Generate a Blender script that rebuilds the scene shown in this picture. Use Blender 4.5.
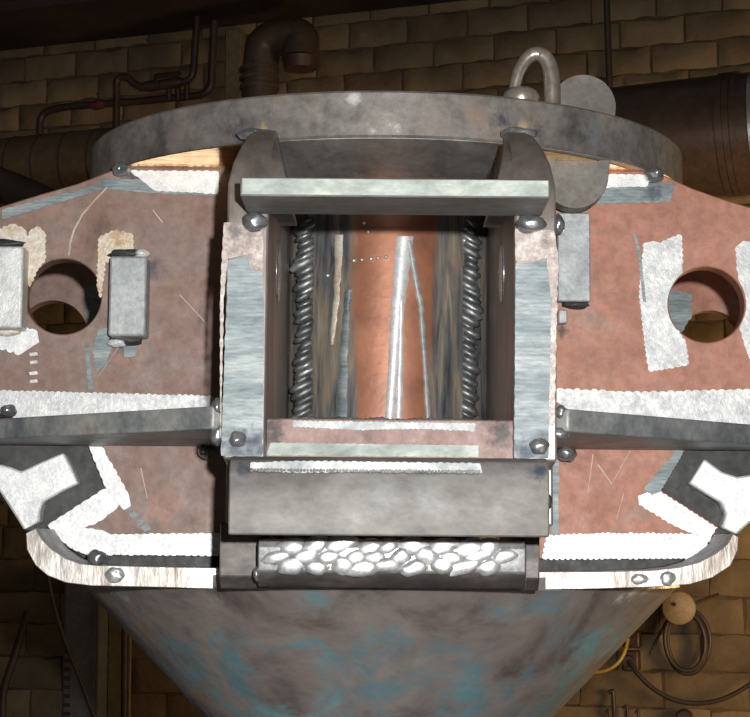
import bpy, bmesh, math, random
from mathutils import Vector, Matrix, noise
random.seed(7)
C = bpy.context.scene.collection
for o in list(bpy.data.objects): bpy.data.objects.remove(o)
SC = bpy.context.scene
PI = math.pi

# ------------------------------------------------------------------ camera, world, lights
# metres; the eye is at z = 0, the workshop floor lies FLOOR below it
FLOOR = -0.78
F = 1800.0                       # focal length in pixels of the 750 px wide frame
PITCH = math.atan(192.0 / F)
EYE = Vector((0, -1.8, 0))
cam_d = bpy.data.cameras.new('camera'); cam = bpy.data.objects.new('camera', cam_d); C.objects.link(cam)
cam_d.sensor_fit = 'HORIZONTAL'; cam_d.sensor_width = 36.0; cam_d.lens = 36.0 * F / 750.0
cam_d.clip_start = 0.05; cam_d.clip_end = 60
cam.location = EYE; cam.rotation_euler = (PI / 2 + PITCH, 0, 0)
SC.camera = cam

w = bpy.data.worlds.new('world'); SC.world = w; w.use_nodes = True
w.node_tree.nodes['Background'].inputs['Color'].default_value = (1.0, 0.86, 0.72, 1)
w.node_tree.nodes['Background'].inputs['Strength'].default_value = 0.055

def lamp(name, loc, power, col, r):
    d = bpy.data.lights.new(name, 'POINT'); d.energy = power; d.color = col; d.shadow_soft_size = r
    o = bpy.data.objects.new(name, d); C.objects.link(o); o.location = loc
    return o
lamp('camera_flash', (0.085, -1.80, 0.085), 142, (1.0, 0.98, 0.95), 0.016)
lamp('halogen_work_lamp', (1.75, 1.9, -0.30), 92, (1.0, 0.64, 0.28), 0.30)
lamp('overhead_fill_lamp', (-0.6, -2.6, 2.9), 7, (1.0, 0.78, 0.50), 0.25)  # unseen lamp added for the warm ambient light

SC.view_settings.view_transform = 'Standard'; SC.view_settings.look = 'None'
SC.view_settings.gamma = 1; SC.view_settings.use_curve_mapping = False
SC.view_settings.exposure = 0.0

# ------------------------------------------------------------------ measuring helpers
FW = Vector((0, math.cos(PITCH), math.sin(PITCH))); UP = Vector((0, -math.sin(PITCH), math.cos(PITCH)))
def ray(px, py):
    return FW + Vector((1, 0, 0)) * ((px - 375) / F) + UP * ((358.5 - py) / F)
def P(px, py, Y):                      # the point at depth Y seen at a place in the photograph
    d = ray(px, py); return EYE + d * ((Y - EYE.y) / d.y)
def Zp(py, Y): return P(375, py, Y).z
def Xp(px, Y, py=358): return P(px, py, Y).x
ALPHA = math.radians(20)               # the wall stands turned by this much
WO = Vector((0, 3.85, 0)); WD = Vector((math.cos(ALPHA), -math.sin(ALPHA), 0)); WN = Vector((-math.sin(ALPHA), -math.cos(ALPHA), 0))
def PW(px, py, off):                   # point seen at a pixel, off metres in front of the wall
    d = ray(px, py); q = WO + WN * off
    return EYE + d * ((q - EYE).dot(WN) / d.dot(WN))

# ------------------------------------------------------------------ materials
def nt(name):
    m = bpy.data.materials.new(name); m.use_nodes = True
    t = m.node_tree; b = t.nodes['Principled BSDF']
    return m, t, b
def node(t, typ, **kw):
    n = t.nodes.new(typ)
    for k, v in kw.items():
        if k in n.inputs: n.inputs[k].default_value = v
        else: setattr(n, k, v)
    return n
def coords(t, scale=(1, 1, 1), kind='Object'):
    tc = node(t, 'ShaderNodeTexCoord'); mp = node(t, 'ShaderNodeMapping')
    mp.inputs['Scale'].default_value = scale
    t.links.new(tc.outputs[kind], mp.inputs['Vector']); return mp.outputs['Vector']
def noise_tex(t, vec, scale, detail=4, rough=0.55, dist=0.0):
    n = node(t, 'ShaderNodeTexNoise'); n.inputs['Scale'].default_value = scale; n.inputs['Detail'].default_value = detail
    n.inputs['Roughness'].default_value = rough; n.inputs['Distortion'].default_value = dist
    t.links.new(vec, n.inputs['Vector']); return n.outputs['Fac']
def ramp(t, fac, stops):
    r = node(t, 'ShaderNodeValToRGB'); e = r.color_ramp.elements
    while len(e) < len(stops): e.new(0.5)
    for i, (p, c) in enumerate(stops):
        e[i].position = p; e[i].color = (c[0], c[1], c[2], 1) if len(c) == 3 else c
    t.links.new(fac, r.inputs['Fac']); return r.outputs['Color']
def mixc(t, fac, a, b):
    m = node(t, 'ShaderNodeMix', data_type='RGBA')
    for v, i in ((fac, 0), (a, 6), (b, 7)):
        if hasattr(v, 'is_linked'): t.links.new(v, m.inputs[i])
        elif i == 0: m.inputs[0].default_value = v
        else: m.inputs[i].default_value = (v[0], v[1], v[2], 1)
    return m.outputs[2]
def maprange(t, v, a, b, c=0.0, d=1.0):
    n = node(t, 'ShaderNodeMapRange'); t.links.new(v, n.inputs[0])
    for i, x in zip((1, 2, 3, 4), (a, b, c, d)): n.inputs[i].default_value = x
    return n.outputs[0]
def bump(t, b, h, strength, dist):
    n = node(t, 'ShaderNodeBump'); n.inputs['Strength'].default_value = strength; n.inputs['Distance'].default_value = dist
    t.links.new(h, n.inputs['Height']); t.links.new(n.outputs[0], b.inputs['Normal'])
def heat(t, col, spots):
    """heat-tint marks: (point, radius, colour)"""
    tc = node(t, 'ShaderNodeTexCoord')
    wob = noise_tex(t, tc.outputs['Object'], 130, 5, 0.65)
    for p, r, c in spots:
        d = node(t, 'ShaderNodeVectorMath', operation='DISTANCE'); t.links.new(tc.outputs['Object'], d.inputs[0]); d.inputs[1].default_value = p
        ad = node(t, 'ShaderNodeMath', operation='MULTIPLY_ADD'); t.links.new(wob, ad.inputs[0]); ad.inputs[1].default_value = r * 2.6
        t.links.new(d.outputs['Value'], ad.inputs[2])
        f = maprange(t, ad.outputs[0], r * 1.45, r * 2.35, 0.85, 0.0)
        col = mixc(t, f, col, c)
    return col
def steel(name, stops, metallic=0.6, rough=(0.35, 0.55), scale=14, stretch=(1, 1, 1), bumps=(0.15, 0.002, 90), spots=(), wave=None, spec=0.5, mottle=0.35):
    m, t, b = nt(name)
    v = coords(t, stretch)
    n1 = noise_tex(t, v, scale, 6, 0.62, 0.4)
    col = ramp(t, n1, stops)
    fine = ramp(t, noise_tex(t, v, scale * 7.3, 5, 0.7), [(0.3, (1 - mottle,) * 3), (0.62, (1.0, 1.0, 1.0))])
    mm = node(t, 'ShaderNodeMix', data_type='RGBA', blend_type='MULTIPLY'); mm.inputs[0].default_value = 1.0
    t.links.new(col, mm.inputs[6]); t.links.new(fine, mm.inputs[7]); col = mm.outputs[2]
    if spots: col = heat(t, col, spots)
    t.links.new(col, b.inputs['Base Color'])
    n2 = noise_tex(t, v, scale * 3.1, 4, 0.6)
    t.links.new(maprange(t, n2, 0.3, 0.7, rough[0], rough[1]), b.inputs['Roughness'])
    b.inputs['Metallic'].default_value = metallic; b.inputs['Specular IOR Level'].default_value = spec
    h = noise_tex(t, v, bumps[2], 3)
    if wave:
        wv = node(t, 'ShaderNodeTexWave', wave_type='BANDS', bands_direction=wave[0]); wv.inputs['Scale'].default_value = wave[1]
        wv.inputs['Distortion'].default_value = wave[2]; wv.inputs['Detail'].default_value = 2
        t.links.new(coords(t), wv.inputs['Vector'])
        a = node(t, 'ShaderNodeMath', operation='ADD'); t.links.new(h, a.inputs[0]); t.links.new(wv.outputs['Fac'], a.inputs[1]); h = a.outputs[0]
    bump(t, b, h, bumps[0], bumps[1])
    return m

BLUE = (0.035, 0.045, 0.075); STRAW = (0.62, 0.36, 0.12); DARK = (0.02, 0.02, 0.022)
YC = 0.185; XC = 0.0125
hs = lambda px, py, Y, r, c: (tuple(P(px, py, Y)), r, c)
M = {}
ZR0, ZR1 = 0.386, 0.4315; RR = 0.3275      # round ring: underside, top, radius
M['rust_left'] = steel('rust_left', [(0.26, (0.085, 0.055, 0.045)), (0.42, (0.235, 0.14, 0.11)), (0.56, (0.25, 0.18, 0.155)), (0.64, (0.32, 0.18, 0.135)), (0.78, (0.35, 0.24, 0.20))], 0.1, (0.45, 0.65), 13,
    spots=[hs(152, 270, 0, 0.014, BLUE), hs(120, 345, 0, 0.012, DARK), hs(205, 452, 0, 0.010, DARK), hs(8, 412, 0, 0.012, DARK), hs(130, 180, 0, 0.014, BLUE)])
M['rust_right'] = steel('rust_right', [(0.25, (0.15, 0.07, 0.05)), (0.42, (0.37, 0.165, 0.115)), (0.58, (0.45, 0.205, 0.14)), (0.66, (0.37, 0.21, 0.16)), (0.78, (0.47, 0.29, 0.23))], 0.08, (0.48, 0.68), 12,
    spots=[hs(640, 188, 0, 0.014, BLUE), hs(565, 452, 0, 0.010, DARK), hs(560, 330, 0, 0.008, DARK)])
M['bright'] = steel('bright_ground_steel', [(0.3, (0.50, 0.52, 0.53)), (0.5, (0.68, 0.70, 0.71)), (0.7, (0.86, 0.87, 0.86))], 0.25, (0.45, 0.65), 60, bumps=(0.5, 0.0015, 220))
M['hot'] = steel('mirror_ground_steel', [(0.3, (0.60, 0.63, 0.65)), (0.5, (0.76, 0.78, 0.79)), (0.7, (0.92, 0.92, 0.92))], 0.3, (0.42, 0.58), 60, bumps=(0.3, 0.0008, 260), mottle=0.3)
M['bluegrey'] = steel('blue_grey_ground_steel', [(0.3, (0.13, 0.165, 0.18)), (0.5, (0.24, 0.29, 0.305)), (0.72, (0.42, 0.46, 0.46))], 0.2, (0.48, 0.62), 14, stretch=(0.8, 1, 4), bumps=(0.12, 0.0003, 200), wave=('Z', 90, 0.6), mottle=0.45,
    spots=[hs(236, 448, -.27, 0.016, BLUE), hs(256, 446, -.27, 0.014, BLUE), hs(543, 446, -.27, 0.016, BLUE), hs(522, 450, -.27, 0.013, BLUE), hs(232, 300, -.27, 0.010, (0.14, 0.19, 0.21)), hs(530, 330, -.27, 0.014, (0.16, 0.20, 0.21)), hs(650, 190, 0, 0.012, BLUE), hs(100, 184, 0, 0.012, (0.10, 0.13, 0.15))])
M['tinted'] = steel('straw_tinted_steel', [(0.3, (0.45, 0.27, 0.14)), (0.45, (0.62, 0.52, 0.40)), (0.7, (0.78, 0.78, 0.75))], 0.2, (0.45, 0.6), 40, bumps=(0.4, 0.0015, 200))
M['pale'] = steel('pale_pinkish_grey_steel', [(0.3, (0.28, 0.22, 0.20)), (0.5, (0.48, 0.42, 0.39)), (0.7, (0.62, 0.58, 0.56))], 0.2, (0.48, 0.62), 40, bumps=(0.3, 0.0006, 150), mottle=0.5,
    spots=[hs(232, 232, -.27, 0.009, (0.10, 0.09, 0.09)), hs(545, 240, -.27, 0.009, (0.13, 0.11, 0.10))])
M['post'] = steel('brown_grey_post_steel', [(0.3, (0.13, 0.11, 0.10)), (0.5, (0.25, 0.215, 0.195)), (0.7, (0.40, 0.35, 0.32))], 0.45, (0.34, 0.5), 9, stretch=(1, 1, 0.35), bumps=(0.1, 0.001, 120))
M['bar'] = steel('grey_bar_steel', [(0.28, (0.10, 0.095, 0.09)), (0.5, (0.185, 0.175, 0.165)), (0.7, (0.25, 0.25, 0.24))], 0.12, (0.5, 0.65), 12, stretch=(0.6, 1, 1), bumps=(0.2, 0.001, 160),
    spots=[hs(245, 468, -.3, 0.010, BLUE), hs(540, 468, -.3, 0.012, BLUE), hs(420, 466, -.3, 0.008, BLUE)])
M['edge'] = steel('pale_green_grey_ground_edge', [(0.3, (0.22, 0.25, 0.24)), (0.5, (0.36, 0.41, 0.38)), (0.7, (0.55, 0.57, 0.53))], 0.15, (0.5, 0.65), 22, stretch=(0.5, 1, 1), bumps=(0.3, 0.001, 200))
M['rib'] = steel('dark_blue_grey_rib_steel', [(0.28, (0.11, 0.125, 0.135)), (0.46, (0.24, 0.26, 0.265)), (0.6, (0.36, 0.36, 0.35)), (0.72, (0.28, 0.19, 0.14))], 0.25, (0.4, 0.55), 16, bumps=(0.25, 0.001, 140),
    spots=[hs(562, 413, -.26, 0.007, STRAW), hs(216, 415, -.26, 0.007, STRAW)])
M['ring'] = steel('ring_steel', [(0.28, (0.07, 0.065, 0.062)), (0.42, (0.17, 0.155, 0.145)), (0.56, (0.25, 0.23, 0.215)), (0.66, (0.29, 0.225, 0.18)), (0.76, (0.38, 0.36, 0.34))], 0.3, (0.4, 0.6), 13, bumps=(0.25, 0.001, 120), mottle=0.4,
    spots=[hs(235, 134, -.115, 0.016, BLUE), hs(262, 131, -.118, 0.007, (0.45, 0.35, 0.2)), hs(520, 127, -.117, 0.009, (0.45, 0.35, 0.2)), hs(496, 120, -.12, 0.013, BLUE), hs(534, 130, -.11, 0.009, BLUE),
           hs(125, 150, 0.02, 0.014, BLUE), hs(645, 150, 0.02, 0.014, BLUE), hs(105, 158, 0.06, 0.016, (0.30, 0.21, 0.16)), hs(350, 99, -.14, 0.007, (0.5, 0.53, 0.55)), hs(370, 131, -.14, 0.004, (0.5, 0.5, 0.5)), hs(393, 127, -.14, 0.006, (0.5, 0.5, 0.5)), hs(470, 112, -.13, 0.015, (0.24, 0.17, 0.13)), hs(590, 135, -.07, 0.02, (0.20, 0.21, 0.22)), hs(430, 120, -.14, 0.02, (0.21, 0.18, 0.16)), hs(180, 140, -.06, 0.02, (0.22, 0.18, 0.16))])  # left-end spot is lightened to offset light lost on the turned-away rim
M['under'] = steel('ring_underside_steel', [(0.3, (0.22, 0.215, 0.21)), (0.5, (0.36, 0.355, 0.345)), (0.7, (0.52, 0.51, 0.49))], 0.25, (0.4, 0.55), 24, stretch=(1, 0.4, 1), bumps=(0.25, 0.001, 60),
    spots=[((-.20, -0.01, ZR0), 0.05, (0.80, 0.50, 0.16)), ((.24, -0.01, ZR0), 0.05, (0.85, 0.45, 0.12))])  # gold spots paint the glints at both sides of the underside
M['lipdark'] = steel('dark_brown_steel', [(0.3, (0.03, 0.025, 0.025)), (0.5, (0.065, 0.055, 0.052)), (0.7, (0.13, 0.11, 0.10))], 0.25, (0.4, 0.55), 20, stretch=(0.5, 1, 1))
M['gold'] = steel('straw_heat_tinted_mirror_steel', [(0.3, (0.60, 0.22, 0.04)), (0.46, (0.92, 0.46, 0.10)), (0.6, (1.0, 0.70, 0.26)), (0.72, (1.0, 0.88, 0.62))], 1.0, (0.10, 0.22), 26, stretch=(1, 3, 1), bumps=(0.45, 0.0015, 45), mottle=0.1)
M['weld'] = steel('shiny_weld_metal', [(0.3, (0.20, 0.22, 0.24)), (0.5, (0.36, 0.38, 0.40)), (0.7, (0.55, 0.55, 0.55))], 0.75, (0.2, 0.36), 40, bumps=(0.15, 0.001, 120))
M['fillet'] = steel('dark_fillet_weld_metal', [(0.3, (0.06, 0.066, 0.07)), (0.5, (0.12, 0.128, 0.13)), (0.7, (0.23, 0.23, 0.23))], 0.45, (0.26, 0.5), 60, bumps=(0.2, 0.001, 120))
M['buildup'] = steel('bright_weld_metal', [(0.3, (0.50, 0.52, 0.55)), (0.5, (0.70, 0.72, 0.74)), (0.7, (0.90, 0.90, 0.90))], 0.7, (0.26, 0.4), 40, bumps=(0.2, 0.001, 160))
M['dark'] = steel('black_steel', [(0.3, (0.018, 0.020, 0.020)), (0.5, (0.035, 0.038, 0.038)), (0.7, (0.06, 0.062, 0.06))], 0.1, (0.5, 0.7), 25, bumps=(0.3, 0.001, 90))
M['block'] = steel('grey_block_steel', [(0.3, (0.28, 0.31, 0.33)), (0.5, (0.37, 0.40, 0.41)), (0.7, (0.48, 0.50, 0.50))], 0.2, (0.45, 0.6), 25, bumps=(0.2, 0.001, 260))
M['flange'] = steel('flame_cut_flange_steel', [(0.28, (0.16, 0.11, 0.09)), (0.42, (0.40, 0.35, 0.31)), (0.55, (0.60, 0.57, 0.54)), (0.66, (0.85, 0.84, 0.82)), (0.78, (0.50, 0.30, 0.12))], 0.45, (0.3, 0.48), 26, stretch=(1, 1, 0.3), bumps=(0.5, 0.0012, 130), mottle=0.5)
M['flange_top'] = steel('grey_flange_face', [(0.3, (0.10, 0.09, 0.085)), (0.5, (0.19, 0.175, 0.17)), (0.7, (0.28, 0.24, 0.2))], 0.3, (0.4, 0.55), 14)
M['scribe'] = steel('scribed_line', [(0.3, (0.38, 0.30, 0.24)), (0.7, (0.58, 0.5, 0.42))], 0.1, (0.5, 0.6), 30)
M['pink'] = steel('pinkish_primer_steel', [(0.3, (0.20, 0.13, 0.115)), (0.5, (0.29, 0.185, 0.165)), (0.7, (0.35, 0.25, 0.23))], 0.1, (0.5, 0.65), 20,
    spots=[hs(270, 428, -.25, 0.013, DARK), hs(500, 432, -.25, 0.018, DARK), hs(272, 440, -.25, 0.012, DARK)])
M['eye'] = steel('galvanised_eye_steel', [(0.3, (0.28, 0.24, 0.21)), (0.6, (0.42, 0.37, 0.32)), (0.8, (0.52, 0.44, 0.33))], 0.6, (0.22, 0.36), 30, bumps=(0.08, 0.001, 90))
M['lug'] = steel('dull_lug_steel', [(0.3, (0.09, 0.085, 0.075)), (0.5, (0.14, 0.13, 0.115)), (0.7, (0.19, 0.175, 0.16))], 0.25, (0.45, 0.6), 18)

def tube_mat():
    m, t, b = nt('rusty_tube_with_scale_streaks')
    v = coords(t, (1, 1, 0.12)); v0 = coords(t)
    rust = ramp(t, noise_tex(t, v0, 16, 6, 0.6), [(0.3, (0.16, 0.065, 0.04)), (0.5, (0.29, 0.115, 0.06)), (0.7, (0.40, 0.17, 0.095))])
    grey = ramp(t, noise_tex(t, v, 90, 5, 0.6, 0.6), [(0.32, (0.06, 0.065, 0.07)), (0.48, (0.17, 0.175, 0.175)), (0.58, (0.30, 0.24, 0.17)), (0.7, (0.36, 0.37, 0.36))])
    sx = node(t, 'ShaderNodeSeparateXYZ'); t.links.new(v0, sx.inputs[0])
    a = node(t, 'ShaderNodeMath', operation='SUBTRACT'); t.links.new(sx.outputs['X'], a.inputs[0]); a.inputs[1].default_value = XC + 0.006
    ab = node(t, 'ShaderNodeMath', operation='ABSOLUTE'); t.links.new(a.outputs[0], ab.inputs[0])
    wv = node(t, 'ShaderNodeMath', operation='MULTIPLY_ADD'); t.links.new(noise_tex(t, v, 40, 3), wv.inputs[0]); wv.inputs[1].default_value = 0.03; t.links.new(ab.outputs[0], wv.inputs[2])
    f = maprange(t, wv.outputs[0], 0.052, 0.062)
    t.links.new(mixc(t, f, rust, grey), b.inputs['Base Color'])
    b.inputs['Metallic'].default_value = 0.3; b.inputs['Roughness'].default_value = 0.42
    bump(t, b, noise_tex(t, v0, 120, 3), 0.2, 0.001); return m
M['tube'] = tube_mat()
def on_cone(px, py):                   # first point of the cone's skin along the line of sight
    d = ray(px, py); p = EYE + d * 1.3; z0 = Zp(590, -0.135)
    for i in range(4000):
        p = p + d * .0004; r = 0.319 + (p.z - z0) * (0.219 / 0.231)
        if (p.x - XC) ** 2 + (p.y - YC) ** 2 < r * r: break
    return p
def cone_mat():
    m, t, b = nt('worn_turquoise_paint_on_steel')
    v = coords(t)
    base = ramp(t, noise_tex(t, v, 13, 7, 0.65, 0.5), [(0.28, (0.11, 0.085, 0.08)), (0.46, (0.25, 0.215, 0.205)), (0.6, (0.32, 0.275, 0.255)), (0.68, (0.36, 0.23, 0.16)), (0.78, (0.48, 0.31, 0.15))])
    paint = ramp(t, noise_tex(t, v, 9, 4), [(0.3, (0.13, 0.22, 0.26)), (0.55, (0.17, 0.33, 0.38)), (0.72, (0.28, 0.52, 0.55))])
    sx = node(t, 'ShaderNodeSeparateXYZ'); t.links.new(v, sx.inputs[0])
    k = node(t, 'ShaderNodeMath', operation='MULTIPLY_ADD'); t.links.new(sx.outputs['Z'], k.inputs[0]); k.inputs[1].default_value = -1.1
    t.links.new(noise_tex(t, v, 15, 8, 0.68, 0.6), k.inputs[2])
    f = maprange(t, k.outputs[0], 0.58, 0.74)
    col = mixc(t, f, base, paint)
    col = heat(t, col, [(tuple(on_cone(px, py)), r, c) for px, py, r, c in ((636, 590, .014, (.75, .75, .76)), (650, 587, .010, (.8, .8, .8)), (622, 597, .008, (.7, .7, .7)), (130, 594, .012, (.6, .6, .6)), (116, 602, .008, (.6, .6, .6)), (150, 606, .008, (.5, .5, .5)), (220, 597, .008, (.5, .5, .5)))])
    t.links.new(col, b.inputs['Base Color'])
    b.inputs['Metallic'].default_value = 0.25
    t.links.new(maprange(t, noise_tex(t, v, 30, 4), 0.3, 0.7, 0.3, 0.5), b.inputs['Roughness'])
    bump(t, b, noise_tex(t, v, 45, 5), 0.4, 0.003); return m
M['cone'] = cone_mat()

def brick_mat(name, stops):
    m, t, b = nt(name)
    oi = node(t, 'ShaderNodeObjectInfo'); v = coords(t)
    ad = node(t, 'ShaderNodeVectorMath', operation='ADD'); t.links.new(v, ad.inputs[0])
    ml = node(t, 'ShaderNodeVectorMath', operation='SCALE'); t.links.new(oi.outputs['Location'], ml.inputs[0]); ml.inputs['Scale'].default_value = 3.0
    t.links.new(ml.outputs[0], ad.inputs[1])
    c = ramp(t, noise_tex(t, ad.outputs[0], 5, 6, 0.65), stops)
    br = maprange(t, oi.outputs['Random'], 0, 1, 0.72, 1.1)
    mm = node(t, 'ShaderNodeMix', data_type='RGBA', blend_type='MULTIPLY'); mm.inputs[0].default_value = 1.0
    t.links.new(c, mm.inputs[6]); t.links.new(br, mm.inputs[7])
    t.links.new(mm.outputs[2], b.inputs['Base Color']); b.inputs['Roughness'].default_value = 0.75
    bump(t, b, noise_tex(t, ad.outputs[0], 40, 5), 0.5, 0.006); return m
M['brick'] = brick_mat('painted_brick', [(0.3, (0.115, 0.078, 0.042)), (0.5, (0.185, 0.13, 0.072)), (0.7, (0.255, 0.185, 0.105))])
M['mortar'] = steel('dark_mortar', [(0.3, (0.05, 0.034, 0.02)), (0.7, (0.14, 0.095, 0.05))], 0, (0.8, 0.9), 12)
M['floor'] = steel('concrete_floor', [(0.3, (0.10, 0.09, 0.08)), (0.7, (0.18, 0.165, 0.15))], 0, (0.6, 0.8), 4)
M['beam'] = steel('dark_painted_beam', [(0.3, (0.025, 0.014, 0.016)), (0.7, (0.05, 0.03, 0.03))], 0.0, (0.5, 0.7), 6)
M['pipe'] = steel('dark_brown_pipe_paint', [(0.3, (0.05, 0.032, 0.026)), (0.7, (0.085, 0.055, 0.042))], 0.0, (0.3, 0.42), 6)
M['darkpipe'] = steel('dark_red_brown_pipe', [(0.3, (0.045, 0.022, 0.020)), (0.7, (0.085, 0.045, 0.04))], 0.0, (0.4, 0.55), 8)
M['lagging'] = steel('olive_brown_pipe_lagging', [(0.3, (0.085, 0.055, 0.03)), (0.7, (0.15, 0.10, 0.055))], 0.0, (0.5, 0.7), 5)
M['duct'] = steel('brown_duct_paint', [(0.3, (0.055, 0.038, 0.028)), (0.7, (0.095, 0.066, 0.045))], 0.0, (0.4, 0.55), 6)
M['cable'] = steel('black_rubber_cable', [(0.3, (0.035, 0.025, 0.022)), (0.7, (0.06, 0.045, 0.04))], 0.0, (0.4, 0.55), 20)
M['yellow'] = steel('yellow_cable', [(0.3, (0.42, 0.28, 0.05)), (0.7, (0.55, 0.38, 0.08))], 0.0, (0.4, 0.5), 20)
M['wood'] = steel('dull_wooden_peg', [(0.3, (0.30, 0.22, 0.15)), (0.7, (0.42, 0.33, 0.24))], 0.0, (0.6, 0.75), 20)
M['cabinet'] = steel('dark_grey_cabinet_paint', [(0.3, (0.10, 0.10, 0.115)), (0.7, (0.15, 0.15, 0.16))], 0.1, (0.4, 0.5), 8)
M['channel'] = steel('pale_olive_channel_paint', [(0.3, (0.13, 0.105, 0.06)), (0.7, (0.19, 0.155, 0.09))], 0.0, (0.5, 0.65), 8)
M['redvalve'] = steel('dark_red_valve_paint', [(0.3, (0.12, 0.02, 0.03)), (0.7, (0.2, 0.04, 0.05))], 0.0, (0.4, 0.55), 20)
M['chrome'] = steel('polished_sleeve', [(0.3, (0.5, 0.5, 0.5)), (0.7, (0.8, 0.8, 0.8))], 0.9, (0.25, 0.35), 10)

# ------------------------------------------------------------------ mesh helpers
def mesh_of(bm, name, smooth=None):
    bmesh.ops.recalc_face_normals(bm, faces=bm.faces[:])
    me = bpy.data.meshes.new(name); bm.to_mesh(me); bm.free()
    if smooth is not None:
        me.shade_smooth(); me.set_sharp_from_angle(angle=math.radians(smooth))
    return me
def obj(name, bm, mat, parent=None, smooth=40, bevel=0.0, seg=2, label=None):
    me = bm if isinstance(bm, bpy.types.Mesh) else mesh_of(bm, name, smooth)
    if not me.materials: me.materials.append(M[mat])
    o = bpy.data.objects.new(name, me); C.objects.link(o)
    if bevel:
        b = o.modifiers.new('bevel', 'BEVEL'); b.width = bevel; b.segments = seg; b.limit_method = 'ANGLE'; b.angle_limit = math.radians(35)
    if parent is not None:
        o.parent = parent
        if parent.parent is None: o.location = -parent.location
    if label: o['label'] = label
    return o
def thing(name, label, cat, loc, group=None):
    o = bpy.data.objects.new(name, None); C.objects.link(o); o.location = loc; o.empty_display_size = 0.1
    o['label'] = label; o['category'] = cat
    if group: o['group'] = group
    return o
def tag(o, label, cat, group=None):
    o['label'] = label; o['category'] = cat
    if group: o['group'] = group
    me = o.data                                   # origin to the base of the thing
    xs = [v.co for v in me.vertices]
    c = Vector(((min(p.x for p in xs) + max(p.x for p in xs)) / 2, (min(p.y for p in xs) + max(p.y for p in xs)) / 2, min(p.z for p in xs)))
    me.transform(Matrix.Translation(-c)); o.location = c
    return o
def add_box(bm, x0, x1, y0, y1, z0, z1):
    vs = [bm.verts.new((x, y, z)) for x in (x0, x1) for y in (y0, y1) for z in (z0, z1)]
    for f in ((0, 1, 3, 2), (4, 6, 7, 5), (0, 4, 5, 1), (2, 3, 7, 6), (0, 2, 6, 4), (1, 5, 7, 3)): bm.faces.new([vs[i] for i in f])
def box(*a):
    bm = bmesh.new(); add_box(bm, *a); return bm
def prism(loops, axis, a0, a1, bm=None):
    """extrude a 2-D outline (first loop) with holes (other loops) along an axis: 'y' (x,z), 'x' (y,z), 'z' (x,y)"""
    bm = bm or bmesh.new()
    def co(p, a):
        return {'y': (p[0], a, p[1]), 'x': (a, p[0], p[1]), 'z': (p[0], p[1], a)}[axis]
    rims = []
    for a in (a0, a1):
        es, rr = [], []
        for lp in loops:
            vs = [bm.verts.new(co(p, a)) for p in lp]; rr.append(vs)
            es += [bm.edges.new((vs[i], vs[(i + 1) % len(vs)])) for i in range(len(vs))]
        bmesh.ops.triangle_fill(bm, use_beauty=True, use_dissolve=False, edges=es)
        rims.append(rr)
    for l0, l1 in zip(*rims):
        n = len(l0)
        for i in range(n): bm.faces.new((l0[i], l0[(i + 1) % n], l1[(i + 1) % n], l1[i]))
    return bm
def circle(cx, cy, r, n=48, ry=None):
    ry = ry or r
    return [(cx + r * math.cos(2 * PI * i / n), cy + ry * math.sin(2 * PI * i / n)) for i in range(n)]
def lathe(prof, cx, cy, n=128, closed=True):
    bm = bmesh.new(); rings = []
    for i in range(n):
        a = 2 * PI * i / n
        rings.append([bm.verts.new((cx + r * math.cos(a), cy + r * math.sin(a), z)) for r, z in prof])
    k = len(prof)
    for i in range(n):
        A, B = rings[i], rings[(i + 1) % n]
        for j in range(k if closed else k - 1): bm.faces.new((A[j], B[j], B[(j + 1) % k], A[(j + 1) % k]))
    return bm
def smooth_path(pts, rad, n=6):
    out = [Vector(pts[0])]
    for i in range(1, len(pts) - 1):
        p, a, b = Vector(pts[i]), Vector(pts[i - 1]), Vector(pts[i + 1])
        r = min(rad, (a - p).length * 0.48, (b - p).length * 0.48)
        s, e = p + (a - p).normalized() * r, p + (b - p).normalized() * r
        for k in range(n + 1):
            u = k / n; out.append(s * (1 - u) ** 2 + p * 2 * u * (1 - u) + e * u * u)
    out.append(Vector(pts[-1])); return out
def sweep(pts, r, n=12, bm=None, closed=False):
    """round tube along a polyline; r a number or one per point"""
    bm = bm or bmesh.new(); pts = [Vector(p) for p in pts]; N = len(pts)
    rs = r if isinstance(r, (list, tuple)) else [r] * N
    t0 = (pts[1] - pts[0]).normalized(); ref = Vector((0, 0, 1)) if abs(t0.z) < 0.9 else Vector((0, 1, 0))
    nrm = (ref - t0 * ref.dot(t0)).normalized(); rings = []
    for i, p in enumerate(pts):
        a = pts[i - 1] if (i > 0 or closed) else p; b = pts[(i + 1) % N] if (i < N - 1 or closed) else p
        t = (b - a).normalized(); nrm = (nrm - t * nrm.dot(t)).normalized(); bi = t.cross(nrm)
        rings.append([bm.verts.new(p + (nrm * math.cos(2 * PI * k / n) + bi * math.sin(2 * PI * k / n)) * rs[i]) for k in range(n)])
    for i in range(N if closed else N - 1):
        A, B = rings[i], rings[(i + 1) % N]
        for k in range(n): bm.faces.new((A[k], A[(k + 1) % n], B[(k + 1) % n], B[k]))
    if not closed:
        bm.faces.new(rings[0]); bm.faces.new(rings[-1][::-1])
    return bm
def blob(bm, c, rx, ry, rz, seed=0, amt=0.12, sub=2, rot=0.0):
    r = bmesh.ops.create_icosphere(bm, subdivisions=sub, radius=1.0)
    R = Matrix.Rotation(rot, 3, 'Y')
    for v in r['verts']:
        k = 1 + amt * noise.noise(v.co * 1.7 + Vector((seed * 3.1, seed, 0)))
        v.co = Vector(c) + R @ Vector((v.co.x * rx * k, v.co.y * ry * k, v.co.z * rz * k))
    return bm
def pxs(pts, Y): return [(P(a, b, Y).x, P(a, b, Y).z) for a, b in pts]
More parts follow.
